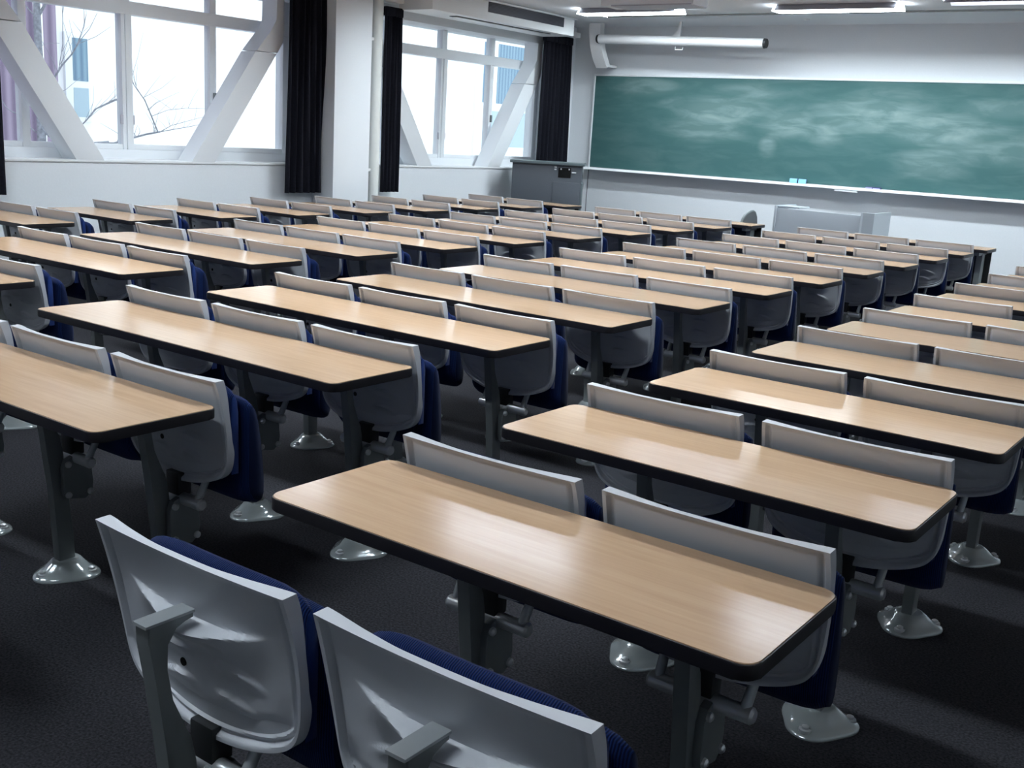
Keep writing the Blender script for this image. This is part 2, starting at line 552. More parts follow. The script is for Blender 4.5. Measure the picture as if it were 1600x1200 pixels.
# ------------------------------------------------------------------ curtains
def curtain(x, y0, y1, z0, z1, label, folds, amp=0.045, flare=0.0, lining=False, wl=None):
    n = int(folds * 12)
    bm = bmesh.new()
    rows = 14
    grid = []
    cy = 0.5 * (y0 + y1)
    rnd = random.Random(int(y0 * 100))
    ph = [rnd.uniform(-0.6, 0.6) for _ in range(n + 1)]
    t = empty('curtain', (x, cy, z0), label, 'curtain', 'dark blackout curtains on the window wall')
    for th in (0, 1):
        g = []
        for r in range(rows + 1):
            v = r / rows
            z = z1 + (z0 - z1) * v
            row = []
            for i in range(n + 1):
                u = i / n
                hw = 0.5 * (y1 - y0) * (1 + flare * (v - 0.3))
                y = -hw + 2 * hw * u
                a = 2 * PI * folds * u + 0.5 * math.sin(3 * u * PI + v)
                xx = amp * (0.75 + 0.35 * v) * math.sin(a) + 0.008 * math.sin(2.3 * a + v * 4)
                row.append(bm.verts.new((xx - (0.006 if th else 0), y, z - z0)))
            g.append(row)
        grid.append(g)
    for g in grid:
        for r in range(rows):
            for i in range(n):
                bm.faces.new((g[r][i], g[r][i + 1], g[r + 1][i + 1], g[r + 1][i]))
    a, b2 = grid
    for r in range(rows):
        bm.faces.new((a[r][0], a[r + 1][0], b2[r + 1][0], b2[r][0]))
        bm.faces.new((a[r][n], b2[r][n], b2[r + 1][n], a[r + 1][n]))
    for i in range(n):
        bm.faces.new((a[0][i], b2[0][i], b2[0][i + 1], a[0][i + 1]))
        bm.faces.new((a[rows][i], a[rows][i + 1], b2[rows][i + 1], b2[rows][i]))
    build('cloth', bm, M['curtain'], t, sharp=80)
    hk = bmesh.new()
    bm_box(hk, -0.03, 0.03, -0.5 * (y1 - y0) * (1 - 0.3 * flare), 0.5 * (y1 - y0) * (1 - 0.3 * flare), z1 - z0 - 0.09, z1 - z0 + 0.004, 0.01)
    build('heading_band', hk, M['curtain'], t)
    if lining:
        lb = bmesh.new()
        bm_box(lb, -0.075, -0.055, -0.5 * (y1 - y0), 0.5 * (y1 - y0) + 0.012, 0.14, z1 - z0 - 0.02, 0.004)
        tag(build('lining', lb, M['lining'], t), 'pale lining')
    return t


curtain(-7.06, 5.60, 6.10, 0.775, 2.74, 'broad dark curtain hanging on the left face of the white column', 6.5, 0.04, 0.20)
curtain(-7.05, 6.925, 7.185, 0.775, 2.70, 'narrowest dark curtain, between the white pipe and the second window', 4.5, 0.035, 0.04)
curtain(-7.06, 9.86, 10.50, 0.775, 2.735, 'dark curtain behind the lectern, next to the chalkboard', 7.5, 0.04, 0.08)
curtain(-7.05, 2.05, 2.70, 0.785, 2.72, 'dark curtain with pale lining cut off by the photo left edge', 6.5, 0.035, 0.0, lining=True)

for (y0, y1, lab) in ((1.9, 6.06, 'white curtain rail box over the larger left window'), (6.80, 10.6, 'white curtain rail box running above the second window to the chalkboard wall')):
    t = empty('curtain_rail', (-7.09, 0.5 * (y0 + y1), 2.74), lab, 'curtain rail', 'curtain rail boxes')
    hy = 0.5 * (y1 - y0)
    B('cover', M['white'], [(-0.09, 0.09, -hy, hy, 0.012, 0.075)], parent=t, bev=0.008)
    B('track', M['alu'], [(-0.02, 0.02, -hy + 0.02, hy - 0.02, 0.0, 0.02)], parent=t)

# pipe at the column's right edge
t = empty('wall_pipe', (-6.975, 6.73, 0), 'off-white vertical pipe running up the wall between column and narrow curtain', 'pipe')
bm = bmesh.new()
bm_tube(bm, [(0, 0, 0.0), (0, 0, ZC)], 0.062, 20)
build('tube', bm, M['offwhite'], t)
bm = bmesh.new()
bm_box(bm, -0.20, 0.02, -0.145, -0.02, 2.33, 2.36, 0.004)
bm_box(bm, -0.20, 0.02, -0.145, -0.02, 1.00, 1.03, 0.004)
build('pipe_clip', bm, M['white'], t)

# ------------------------------------------------------------------ air conditioner at the ceiling
t = empty('air_conditioner', (-6.84, 8.50, 2.69), 'white ceiling air conditioner with a long dark grille above the second window', 'air conditioner')
AY = 1.34
B('body', M['white'], [(-0.24, 0.24, -AY, AY, 0.0, 0.21)], parent=t, bev=0.012)
B('grille', M['grille'], [(0.235, 0.246, -0.40, AY - 0.24, 0.085, 0.195)], parent=t, bev=0.002)
B('outlet_slot', M['grille'], [(0.02, 0.13, -0.8, AY - 0.35, -0.006, 0.004)], parent=t)
B('outlet_vane', M['white'], [(0.035, 0.115, -0.78, 0.22, -0.014, -0.008), (0.035, 0.115, 0.26, AY - 0.37, -0.014, -0.008)], parent=t, bev=0.001)
B('ceiling_flange', M['white'], [(-0.26, 0.27, -AY - 0.02, AY + 0.02, 0.195, 0.213)], parent=t, bev=0.003)


# ------------------------------------------------------------------ ceiling lights
def lamp(x, y, label, flush=True, tip=True, wy=0.26, ln=1.22, m='lamp', deep=False):
    t = empty('ceiling_light', (x, y, ZC - 0.06), label, 'ceiling light', 'fluorescent ceiling lights')
    h = ln / 2
    w = wy / 2
    if deep:  # deep sides shaped to keep lamp light off the upright chair backs
        t.location.z = ZC - 0.14
        B('housing', M['lampbody'], [(-h, h, -w, -w + 0.008, 0, 0.14), (-h, h, w - 0.008, w, 0, 0.14), (-h, -h + 0.008, -w, w, 0, 0.14), (h - 0.008, h, -w, w, 0, 0.14), (-h, h, -w, w, 0.13, 0.14)], parent=t)
        B('diffuser', M[m], [(-h + 0.02, h - 0.02, -w + 0.02, w - 0.02, 0.105, 0.125)], parent=t)
        return t
    bm = bmesh.new()
    bm_prism(bm, [(-w * 0.55, 0.06), (-w, 0.0), (-w + 0.012, 0.0), (-w * 0.55 + 0.012, 0.058)], 'X', -h, h)
    bm_prism(bm, [(w * 0.55, 0.06), (w, 0.0), (w - 0.012, 0.0), (w * 0.55 - 0.012, 0.058)], 'X', -h, h)
    bm_box(bm, -h, h, -w * 0.56, w * 0.56, 0.05, 0.06)
    build('housing', bm, M['lampbody'], t)
    bm = bmesh.new()
    z = -0.004
    e = 0.03 if tip else -0.02
    if flush:
        bm_prism(bm, [(-w + 0.02, z), (w - 0.02, z), (w * 0.5, 0.046), (-w * 0.5, 0.046)], 'X', -h - e, h + e)
    else:
        bm_prism(bm, [(-w * 0.5, 0.03), (w * 0.5, 0.03), (w * 0.45, 0.048), (-w * 0.45, 0.048)], 'X', -h - e, h + e)
    build('diffuser', bm, M[m], t)
    return t


lamp(-5.33, 9.03, 'lit fluorescent ceiling light nearest the windows, above the roller screen left end', m='lampboard')
lamp(-3.00, 9.10, 'lit fluorescent ceiling light above the middle of the chalkboard', m='lampboard')
lamp(-1.24, 8.78, 'fluorescent ceiling light cut off at the photo top right corner', flush=False, m='lampboard')
for yy in (6.6, 4.0, 1.4, -1.5):  # unseen lamps added to light the seats; rear row brightens the near chairs
    for xx in (-5.33, -3.0, -0.67):
        lamp(xx, yy, 'unseen deep ceiling light added to light the seating rows', m='lampdeep' if yy > 0 else 'lampfill', deep=True)
# narrow light slot let into the ceiling in front of the board, with black baffles
t = empty('slot_light', (-2.1, 0.5 * (SL0 + SL1), ZC), 'dark narrow light slot let into the ceiling parallel to the chalkboard', 'slot light')
B('baffle', M['matte'], [(-3.99, 3.99, -0.0645, -0.0595, -0.002, 0.09), (-3.99, 3.99, 0.0595, 0.0645, -0.002, 0.09)], parent=t)
B('diffuser', M['lampslot'], [(-3.98, 3.98, -0.058, 0.058, 0.032, 0.06)], parent=t)
# grey service box on the ceiling
t = empty('ceiling_box', (-4.62, 8.32, ZC - 0.085), 'long grey box on the ceiling in front of the light nearest the windows', 'ceiling box')
B('housing', M['ceiling'], [(-0.55, 0.52, -0.16, 0.16, 0.0, 0.086)], parent=t, bev=0.004)
B('underside_strip', M['lampbody'], [(-0.42, 0.50, -0.165, 0.165, -0.008, 0.004)], parent=t)
o = bmesh.new()
bm_tube(o, [(0, 0, 0), (0, 0, -0.02)], [0.04, 0.025], 16)
o = build('smoke_detector', o, M['white'])
o.location = (-3.75, 10.2, ZC)
tag(o, 'small white smoke detector on the ceiling above the roller screen right end', 'smoke detector')

# ------------------------------------------------------------------ roller screen and curved bracket
t = empty('projection_screen', (-5.39, 10.3, 2.665), 'white rolled-up projection screen tube hanging above the chalkboard', 'projection screen')
bm = bmesh.new()
bm_tube(bm, [(-1.13, 0, 0.045), (1.12, 0, -0.012)], 0.055, 20)
build('tube', bm, M['white'], t)
for s, zz in ((-1, 0.045), (1, -0.012)):
    bm = bmesh.new()
    bm_tube(bm, [(s * 1.12, 0, zz), (s * 1.15, 0, zz)], [0.058, 0.052], 20)
    build('end_cap', bm, M['darkmetal'], t)
bm = bmesh.new()
bm_prism(bm, [(-0.11, 0.05), (0.03, 0.05), (0.035, 0.24), (0.01, 0.24), (-0.01, 0.14), (-0.06, 0.08)], 'Y', -0.02, 0.02, 0.003)
build('hanger', bm, M['white'], t)
bm = bmesh.new()
bm_tube(bm, [(-0.02, -0.02, -0.055), (-0.02, -0.02, -0.085), (0.08, -0.02, -0.085), (0.08, -0.02, -0.055)], 0.006, 8)
build('pull_handle', bm, M['white'], t)

t = empty('curved_bracket', (-6.57, 10.55, 2.37), 'white curved wall bracket at the corner left of the roller screen', 'bracket')
bm = bmesh.new()
out, inn = [], []
for k in range(13):
    a = k / 12
    z = 0.53 - 0.53 * a
    y = -0.27 + 0.42 * a ** 2.2 * 0.55
    out.append((y, z))
    inn.append((y + 0.10 - 0.03 * a, z + 0.01 + 0.035 * a))
bm_prism(bm, out + inn[::-1], 'X', -0.10, 0.07, 0.004)
build('curved_arm', bm, M['white'], t)
B('wall_plate', M['white'], [(-0.07, 0.04, -0.02, 0.25, 0.02, 0.05)], parent=t, bev=0.004)

# ------------------------------------------------------------------ chalkboard
t = empty('chalkboard', (-3.0, YB, 1.10), 'long green chalkboard with smeared chalk on the front wall', 'chalkboard')
CH = 1.19
B('board_surface', M['board'], [(-3.82, 3.82, -0.035, -0.004, 0.0, CH)], parent=t)
B('frame', M['alu'], [(-3.845, 3.845, -0.045, -0.002, CH - 0.003, CH + 0.022), (-3.845, -3.82, -0.045, -0.002, -0.02, CH), (3.82, 3.845, -0.045, -0.002, -0.02, CH)], parent=t, bev=0.003)
bm = bmesh.new()
bm_prism(bm, [(-0.004, -0.034), (-0.128, -0.034), (-0.130, -0.028), (-0.104, -0.004), (-0.098, -0.004), (-0.092, -0.014), (-0.035, -0.014), (-0.035, 0.006), (-0.004, 0.006)], 'X', -3.88, 3.88)
build('chalk_tray', bm, M['alu'], t)
B('tray_drawer_pull', M['white'], [(-0.37, -0.10, -0.138, -0.10, -0.058, -0.040)], parent=t, bev=0.002)

for x, tl, lab in ((-3.905, 0.0, 'light blue chalkboard eraser on the tray, the one nearer the windows'), (-3.795, 0.0, 'light blue chalkboard eraser on the tray, the one farther from the windows')):
    t = empty('chalkboard_eraser', (x, 10.735, 1.085), lab, 'eraser', 'light blue erasers on the chalk tray')
    bm = bmesh.new()
    bm_box(bm, -0.047, 0.047, -0.022, 0.0, 0.001, 0.062, 0.006)
    ob = build('felt_pad', bm, M['eraser'], t)
    bm = bmesh.new()
    bm_box(bm, -0.047, 0.047, 0.0, 0.016, 0.001, 0.066, 0.004)
    build('grip', bm, M['eraserdark'], t)
    t.rotation_euler = (math.radians(-8), 0, 0)
t = empty('chalk_box', (-2.94, 10.73, 1.086), 'small dark blue chalk tray with lilac front lying on the chalkboard ledge', 'chalk box')
B('box', M['eraserdark'], [(-0.085, 0.085, -0.015, 0.025, 0.001, 0.035)], parent=t, bev=0.004)
B('front_label', M['lilac'], [(-0.085, -0.01, -0.024, -0.015, 0.001, 0.026), (0.0, 0.085, -0.024, -0.015, 0.001, 0.022)], parent=t, bev=0.002)

# ------------------------------------------------------------------ lectern (audio-visual cabinet)
t = empty('lectern', (-6.50, 9.30, 0), 'dark grey lectern cabinet in the corner between window and chalkboard', 'lectern')
t.rotation_euler = (0, 0, math.radians(31))
LW = 0.43
B('cabinet', M['lectern'], [(-LW, LW, 0.0, 0.42, 0.06, 1.135)], parent=t, bev=0.004)
B('plinth', M['black'], [(-LW + 0.03, LW - 0.03, 0.03, 0.39, 0.0, 0.06)], parent=t)
B('top', M['lecterntop'], [(-LW - 0.03, LW + 0.03, -0.035, 0.45, 1.135, 1.168)], parent=t, bev=0.006)
tag(B('cable_recess', M['black'], [(0.14, 0.295, -0.006, 0.02, 0.985, 1.105)], parent=t, bev=0.004), 'black recess')
B('recess_clip', M['white'], [(0.165, 0.18, -0.012, -0.004, 1.08, 1.098), (0.265, 0.28, -0.012, -0.004, 1.08, 1.098)], parent=t)
B('socket', M['white'], [(0.088, 0.115, -0.006, 0.004, 1.10, 1.118), (0.088, 0.115, -0.006, 0.004, 1.073, 1.088)], parent=t, bev=0.002)
B('handle', M['alu'], [(0.305, 0.36, -0.014, 0.002, 1.045, 1.06)], parent=t, bev=0.003)
B('door', M['lectern'], [(0.08, 0.41, -0.008, 0.0, 0.10, 0.93)], parent=t, bev=0.003)
B('side_panel', M['lecterntop'], [(LW - 0.001, LW + 0.012, 0.03, 0.39, 0.08, 0.93)], parent=t, bev=0.003)

# ------------------------------------------------------------------ teacher's table, pale grey with a modesty panel
t = empty('teacher_desk', (-3.1, 9.66, 0), 'pale grey teacher desk with raised panels in front of the chalkboard', 'desk')
B('front_panel', M['deskgrey'], [(-0.53, 0.43, 0.0, 0.02, 0.10, 0.845)], parent=t, bev=0.004)
B('side_panel', M['deskgrey'], [(-0.55, -0.525, -0.015, 0.55, 0.0, 0.875)], parent=t, bev=0.004)
bm = bmesh.new()
bm_prism(bm, [(0.42, -0.01), (0.45, -0.03), (0.56, 0.0), (0.56, 0.55), (0.535, 0.55), (0.535, 0.02), (0.45, 0.0), (0.43, 0.02)], 'Z', 0.0, 0.878)
build('side_panel', bm, M['deskgrey'], t)
B('desktop', M['deskgrey'], [(-0.53, 0.54, 0.015, 0.55, 0.70, 0.725)], parent=t, bev=0.003)
B('top_shelf', M['deskgrey'], [(-0.525, -0.27, 0.01, 0.30, 0.855, 0.872)], parent=t, bev=0.003)

# ------------------------------------------------------------------ teacher's swivel chair
t = empty('office_chair', (-3.50, 9.10, 0), 'grey mesh-backed office chair standing beside the pale teacher desk', 'chair')
t.rotation_euler = (0, 0, math.radians(84))
bm = bmesh.new()
n = 10
pts = []
prof = []
for k in range(n + 1):
    a = -1 + 2 * k / n
    prof.append((a * 0.20, 0.40 + 0.345 * (1 - abs(a) ** 3.2) ** 0.5 if abs(a) < 1 else 0.46))
poly = [(-0.17, 0.42)] + [(x, max(z + 0.055 + 0.28 * x, 0.46)) for x, z in prof] + [(0.17, 0.42)]
bm_prism(bm, [(x, z) for x, z in poly], 'Y', 0.20, 0.222, 0.004)
bk = build('backrest', bm, M['mesh'], t)
bm = bmesh.new()
bm_tube(bm, [(x, 0.211, z) for x, z in poly] + [(-0.17, 0.211, 0.42)], 0.013, 8)
build('backrest_frame', bm, M['post'], bk)
B('seat', M['fabric'], [(-0.22, 0.22, -0.24, 0.19, 0.42, 0.48)], parent=t, bev=0.02)
B('back_support', M['darkmetal'], [(-0.03, 0.03, 0.14, 0.24, 0.36, 0.55)], parent=t, bev=0.006)
bm = bmesh.new()
bm_tube(bm, [(0, 0, 0.08), (0, 0, 0.43)], 0.028, 14)
build('gas_column', bm, M['darkmetal'], t)
for k in range(5):
    a = 2 * PI * k / 5 + 0.3
    bm = bmesh.new()
    bm_tube(bm, [(0, 0, 0.10), (0.14 * math.cos(a), 0.14 * math.sin(a), 0.085), (0.26 * math.cos(a), 0.26 * math.sin(a), 0.065)], [0.026, 0.02, 0.016], 10)
    lg = build('leg', bm, M['darkmetal'], t)
    bm = bmesh.new()
    bm_tube(bm, [(0.26 * math.cos(a) - 0.012, 0.26 * math.sin(a), 0.028), (0.26 * math.cos(a) + 0.012, 0.26 * math.sin(a), 0.028)], 0.028, 12)
    build('caster', bm, M['black'], lg)


# ------------------------------------------------------------------ post, foot, seat prototypes
PXH = 0.017


def post_bm(top):
    rear = [(-0.071, 0.690), (-0.069, 0.66), (-0.056, 0.58), (-0.042, 0.48), (-0.033, 0.40), (-0.021, 0.30), (-0.010, 0.12), (-0.006, 0.012)]
    front = [(0.050, 0.012), (0.045, 0.12), (0.032, 0.26), (0.022, 0.36), (0.018, 0.42), (0.010, 0.468), (-0.005, 0.497), (-0.026, 0.548), (-0.040, 0.605), (-0.038, 0.650), (-0.020, 0.676), (0.016, 0.680), (0.016, 0.690)]
    bm = bmesh.new()
    bm_prism(bm, front + rear, 'X', -PXH, PXH, 0.004)
    return bm


def foot_bm():
    """low rounded-triangle dome screwed to the floor round the post's end"""
    bm = bmesh.new()
    n = 48
    cy = 0.026
    levels = [(1.0, 0.0), (1.0, 0.005), (0.955, 0.011), (0.80, 0.018), (0.66, 0.029), (0.54, 0.042), (0.46, 0.050), (0.40, 0.052)]
    rings = []
    for sc, z in levels:
        ring = []
        for k in range(n):
            a = 2 * PI * k / n
            e = 0.115 * smooth(0.35, 0.8, sc)
            r = 0.099 * sc * (1 + e * math.cos(3 * (a + PI / 2)))
            # dips round the three screws
            ring.append(bm.verts.new((r * math.cos(a) * (0.9 if sc < 0.5 else 1), cy + r * math.sin(a), z)))
        rings.append(ring)
    for r0, r1 in zip(rings, rings[1:]):
        for k in range(n):
            l = (k + 1) % n
            bm.faces.new((r0[k], r0[l], r1[l], r1[k]))
    bm.faces.new(rings[0][::-1])
    bm.faces.new(rings[-1])
    return bm


SCREWS = ((0.0, -0.060), (0.072, 0.070), (-0.072, 0.070))


def screw(x, y, parent, dx=0.0):
    bm = bmesh.new()
    bm_tube(bm, [(x + dx, y, 0.006), (x + dx, y, 0.020), (x + dx, y, 0.021), (x + dx, y, 0.027), (x + dx, y, 0.030)], [0.018, 0.0165, 0.010, 0.010, 0.005], 14)
    return build('screw', bm, M['chrome'], parent)


def sh_base(z):
    t = min(1.0, max(0.0, (0.783 - z) / 0.345))
    return 0.0055 + 0.053 * (1 - (1 - t) ** 2.2)


def lip(z, zc, amp, up, down):
    """a ledge: the surface stands out just under the line zc and fades lower down"""
    return amp * smooth(zc + up * 0.5, zc - up * 0.5, z) * smooth(zc - down, zc - up * 0.5, z)


def shell_rear(x, z, u, edge):
    y = sh_base(z) - 0.010 * (1 - u * u)
    top = smooth(0.783, 0.770, z)
    # recessed field inside the rim, with a groove along the rim
    y += 0.006 * smooth(0.009, 0.013, edge) * top
    y += 0.006 * top * (smooth(0.012, 0.016, edge) - smooth(0.020, 0.025, edge))
    ax = abs(x)
    # wing-shaped ledge, deepest where it meets the post
    c = 1 - smooth(0.0, 0.155, ax)
    zc = 0.663 + 0.9 * ax * ax
    am = 0.034 * c ** 1.3 + 0.012 * (1 - smooth(0.12, 0.185, ax))
    y -= lip(z, zc, am, 0.008, 0.035 + 0.05 * (1 - c) + 0.02 * (1 - smooth(0.015, 0.04, ax)))
    # two crescents below, on either side
    f2 = smooth(0.02, 0.06, ax) * (1 - smooth(0.09, 0.17, ax))
    y -= lip(z, 0.603 - 3.2 * (ax - 0.075) ** 2, 0.011 * f2, 0.005, 0.030)
    f3 = smooth(0.02, 0.055, ax) * (1 - smooth(0.075, 0.14, ax))
    y -= lip(z, 0.546 - 5.0 * (ax - 0.065) ** 2, 0.010 * f3, 0.005, 0.028)
    # dished bottom, its lip turned up
    y += 0.012 * smooth(0.075, 0.03, edge) * smooth(0.60, 0.50, z) * smooth(0.024, 0.032, edge)
    return y


def shell_bm():
    us = [-1, -0.993, -0.978, -0.962, -0.95, -0.94, -0.93, -0.918, -0.905, -0.89, -0.875]
    k = -0.85
    while k < 0.851:
        us.append(k)
        k += 0.0283
    us += [0.875, 0.89, 0.905, 0.918, 0.93, 0.94, 0.95, 0.962, 0.978, 0.993, 1]
    vs = [0, 0.008, 0.02, 0.035, 0.05]
    k = 0.065
    while k < 0.86:
        vs.append(k)
        k += 0.0098
    vs += [0.868, 0.878, 0.888, 0.898, 0.908, 0.918, 0.928, 0.938, 0.948, 0.957, 0.966, 0.976, 0.988, 1]
    ztop = 0.783
    bm = bmesh.new()
    R, Fr = [], []
    for v in vs:
        rr, ff = [], []
        for u in us:
            au = abs(u)
            zb = 0.447 + 0.056 * au ** 2 + 0.022 * au ** 9 + 0.040 * au ** 28
            z = ztop - v * (ztop - zb)
            hw = 0.2375 + 0.004 * (1 - (2 * v - 0.9) ** 2) - 0.006 * v * v
            x = u * hw
            slope = abs(2 * 0.056 * au + 9 * 0.022 * au ** 8 + 28 * 0.04 * au ** 27) / 0.24
            ed = min(hw - abs(x), (z - zb) / math.sqrt(1 + slope * slope))
            y = shell_rear(x, z, u, ed)
            base = sh_base(z) - 0.010 * (1 - u * u)
            th = 0.010 + 0.008 * smooth(0.6, 1.0, au) + 0.006 * smooth(0.05, 0.0, z - zb)
            th += (0.003 + 0.008 * smooth(0.25, 0.75, au)) * smooth(0.66, 0.78, z)
            rr.append(bm.verts.new((x, y, z)))
            ff.append(bm.verts.new((x, base + th, z + 0.001 * (v == 0))))
        R.append(rr)
        Fr.append(ff)
    n, m = len(us) - 1, len(vs) - 1
    for g in (R, Fr):
        for i in range(m):
            for j in range(n):
                bm.faces.new((g[i][j], g[i][j + 1], g[i + 1][j + 1], g[i + 1][j]))
    for i in range(m):
        bm.faces.new((R[i][0], R[i + 1][0], Fr[i + 1][0], Fr[i][0]))
        bm.faces.new((R[i][n], R[i + 1][n], Fr[i + 1][n], Fr[i][n]))
    for j in range(n):
        bm.faces.new((R[0][j], R[0][j + 1], Fr[0][j + 1], Fr[0][j]))
        bm.faces.new((R[m][j], R[m][j + 1], Fr[m][j + 1], Fr[m][j]))
    return bm


def cushion_bm():
    """upholstered pad of the backrest, rounded at the top"""
    bm = bmesh.new()
    prof = [(0.068, 0.50), (0.068, 0.62), (0.064, 0.70), (0.066, 0.738), (0.074, 0.751), (0.088, 0.757), (0.102, 0.751), (0.112, 0.737), (0.121, 0.70), (0.124, 0.60), (0.124, 0.50)]
    nx = 18
    rings = []
    for i in range(nx + 1):
        u = -1 + 2 * i / nx
        x = 0.211 * u
        e = abs(u) ** 6
        ring = []
        for y, z in prof:
            zz = z - 0.03 * e * smooth(0.60, 0.757, z)
            yy = y - 0.006 * (1 - u * u) + 0.010 * abs(u) ** 3
            yy = yy + (0.085 - yy) * 0.55 * e
            ring.append(bm.verts.new((x, yy, zz)))
        rings.append(ring)
    k = len(prof)
    for r0, r1 in zip(rings, rings[1:]):
        for a in range(k):
            b = (a + 1) % k
            bm.faces.new((r0[a], r0[b], r1[b], r1[a]))
    bm.faces.new(rings[0])
    bm.faces.new(rings[-1][::-1])
    return bm


def seat_bm():
    """the flip-up seat pad, standing folded against the back"""
    bm = bmesh.new()
    prof = [(0.120, 0.690), (0.128, 0.710), (0.142, 0.712), (0.160, 0.696), (0.176, 0.655), (0.194, 0.59), (0.207, 0.52), (0.215, 0.45), (0.214, 0.41), (0.203, 0.39), (0.182, 0.386), (0.150, 0.395), (0.124, 0.42), (0.116, 0.46), (0.119, 0.58)]
    nx = 20
    rings = []
    for i in range(nx + 1):
        u = -1 + 2 * i / nx
        x = 0.226 * u
        e = abs(u) ** 10
        ring = []
        for y, z in prof:
            cyy, czz = 0.15, 0.55
            zz = z + (czz - z) * 0.14 * e
            yy = y + (cyy - y) * 0.45 * e + 0.006 * (1 - u * u) * smooth(0.13, 0.2, y)
            ring.append(bm.verts.new((x, yy, zz)))
        rings.append(ring)
    k = len(prof)
    for r0, r1 in zip(rings, rings[1:]):
        for a in range(k):
            b = (a + 1) % k
            bm.faces.new((r0[a], r0[b], r1[b], r1[a]))
    bm.faces.new(rings[0])
    bm.faces.new(rings[-1][::-1])
    return bm


COLNAME = {'W': 'first desk column beside windows', 'L': 'second desk column from windows', 'M': 'third desk column from windows', 'R': 'fourth desk column from windows'}
ORD = ['', 'front', 'second', 'third', 'fourth', 'fifth', 'sixth', 'seventh', 'eighth', 'ninth', 'tenth', 'eleventh', 'last']


def make_chair(with_post=False):
    t = empty('auditorium_chair', (0, 0, 0), 'x', 'chair')
    sh = build('backrest', shell_bm(), M['shell'], t, sharp=48)
    bm = bmesh.new()
    hy = shell_rear(-0.056, 0.562, -0.23, 0.1)
    bm_tube(bm, [(-0.056, hy - 0.0015, 0.562), (-0.056, hy + 0.012, 0.562)], 0.0078, 16)
    tag(build('screw_hole', bm, M['black'], sh), 'black screw hole')
    build('back_cushion', cushion_bm(), M['fabric'], t, sharp=70)
    build('seat', seat_bm(), M['fabric'], t, sharp=70)
    bm = bmesh.new()
    bm_tube(bm, [(-0.118, 0.055, 0.392), (-0.112, 0.055, 0.392), (0.112, 0.055, 0.392), (0.118, 0.055, 0.392)], [0.013, 0.018, 0.018, 0.013], 16)
    build('hinge_bar', bm, M['chrome'], t)
    for s in (-1, 1):
        bm = bmesh.new()
        bm_tube(bm, [(s * 0.096, 0.055, 0.40), (s * 0.099, 0.080, 0.450), (s * 0.102, 0.095, 0.50)], [0.012, 0.011, 0.011], 10)
        build('seat_arm', bm, M['cap'], t)
    B('spring_block', M['darkmetal'], [(-0.03, 0.03, 0.040, 0.085, 0.40, 0.47)], parent=t, bev=0.005)
    bm = bmesh.new()
    poly = [(0.012, 0.262), (0.006, 0.285), (0.006, 0.365), (0.018, 0.392), (0.045, 0.402), (0.085, 0.396), (0.102, 0.375), (0.110, 0.300), (0.104, 0.268), (0.080, 0.250)]
    bm_prism(bm, poly, 'X', PXH - 0.002, PXH + 0.020, 0.004)
    pl = build('bracket_plate', bm, M['post'], t)
    for y, z in ((0.022, 0.376), (0.096, 0.272), (0.020, 0.275)):
        bm = bmesh.new()
        bm_tube(bm, [(PXH + 0.019, y, z), (PXH + 0.026, y, z), (PXH + 0.030, y, z)], [0.011, 0.010, 0.005], 12)
        build('bolt', bm, M['chrome'], pl)
    if with_post:
        p = build('post', post_bm(True), M['post'], t)
        bm = bmesh.new()
        bm_prism(bm, [(-0.075, 0.688), (0.018, 0.688), (0.018, 0.6935), (-0.075, 0.6935)], 'X', -PXH - 0.001, PXH + 0.001, 0.002)
        tag(build('cap_plate', bm, M['cap'], p), 'pale metal cap plate')
        f = build('foot_cover', foot_bm(), M['foot'], t)
        for sx_, sy_ in SCREWS:
            screw(sx_, sy_, f)
    return t


def chair_label(b, i, k):
    n = NSEAT[b]
    pos = ['seat nearest windows', 'seat farthest from windows'] if n == 2 else ['seat nearest windows', 'middle seat', 'seat farthest from windows']
    return 'grey folded chair, %s, %s, %s row from chalkboard' % (pos[i], COLNAME[b].replace('desk column', 'column'), ORD[11 - k])


chair_a = make_chair(False)
chair_b = make_chair(True)
used = {False: False, True: False}
n_ch = 0
for b in 'WLMR':
    for k in range(-1, 11):
        for i, x in enumerate(seat_x(b)):
            y = k * RP
            corners = [(x + dx, y + dy, z) for dx in (-0.24, 0.24) for dy in (0.03, 0.2) for z in (0.42, 0.779)]
            if not in_frame(corners, 4):
                continue
            last = (k == -1)
            src = chair_b if last else chair_a
            if not used[last]:
                o = src
                used[last] = True
            else:
                o = copy_tree(src)
            o.location = (x, y, 0)
            o['label'] = chair_label(b, i, k)
            o['group'] = 'grey folding auditorium chairs in rows'
            n_ch += 1


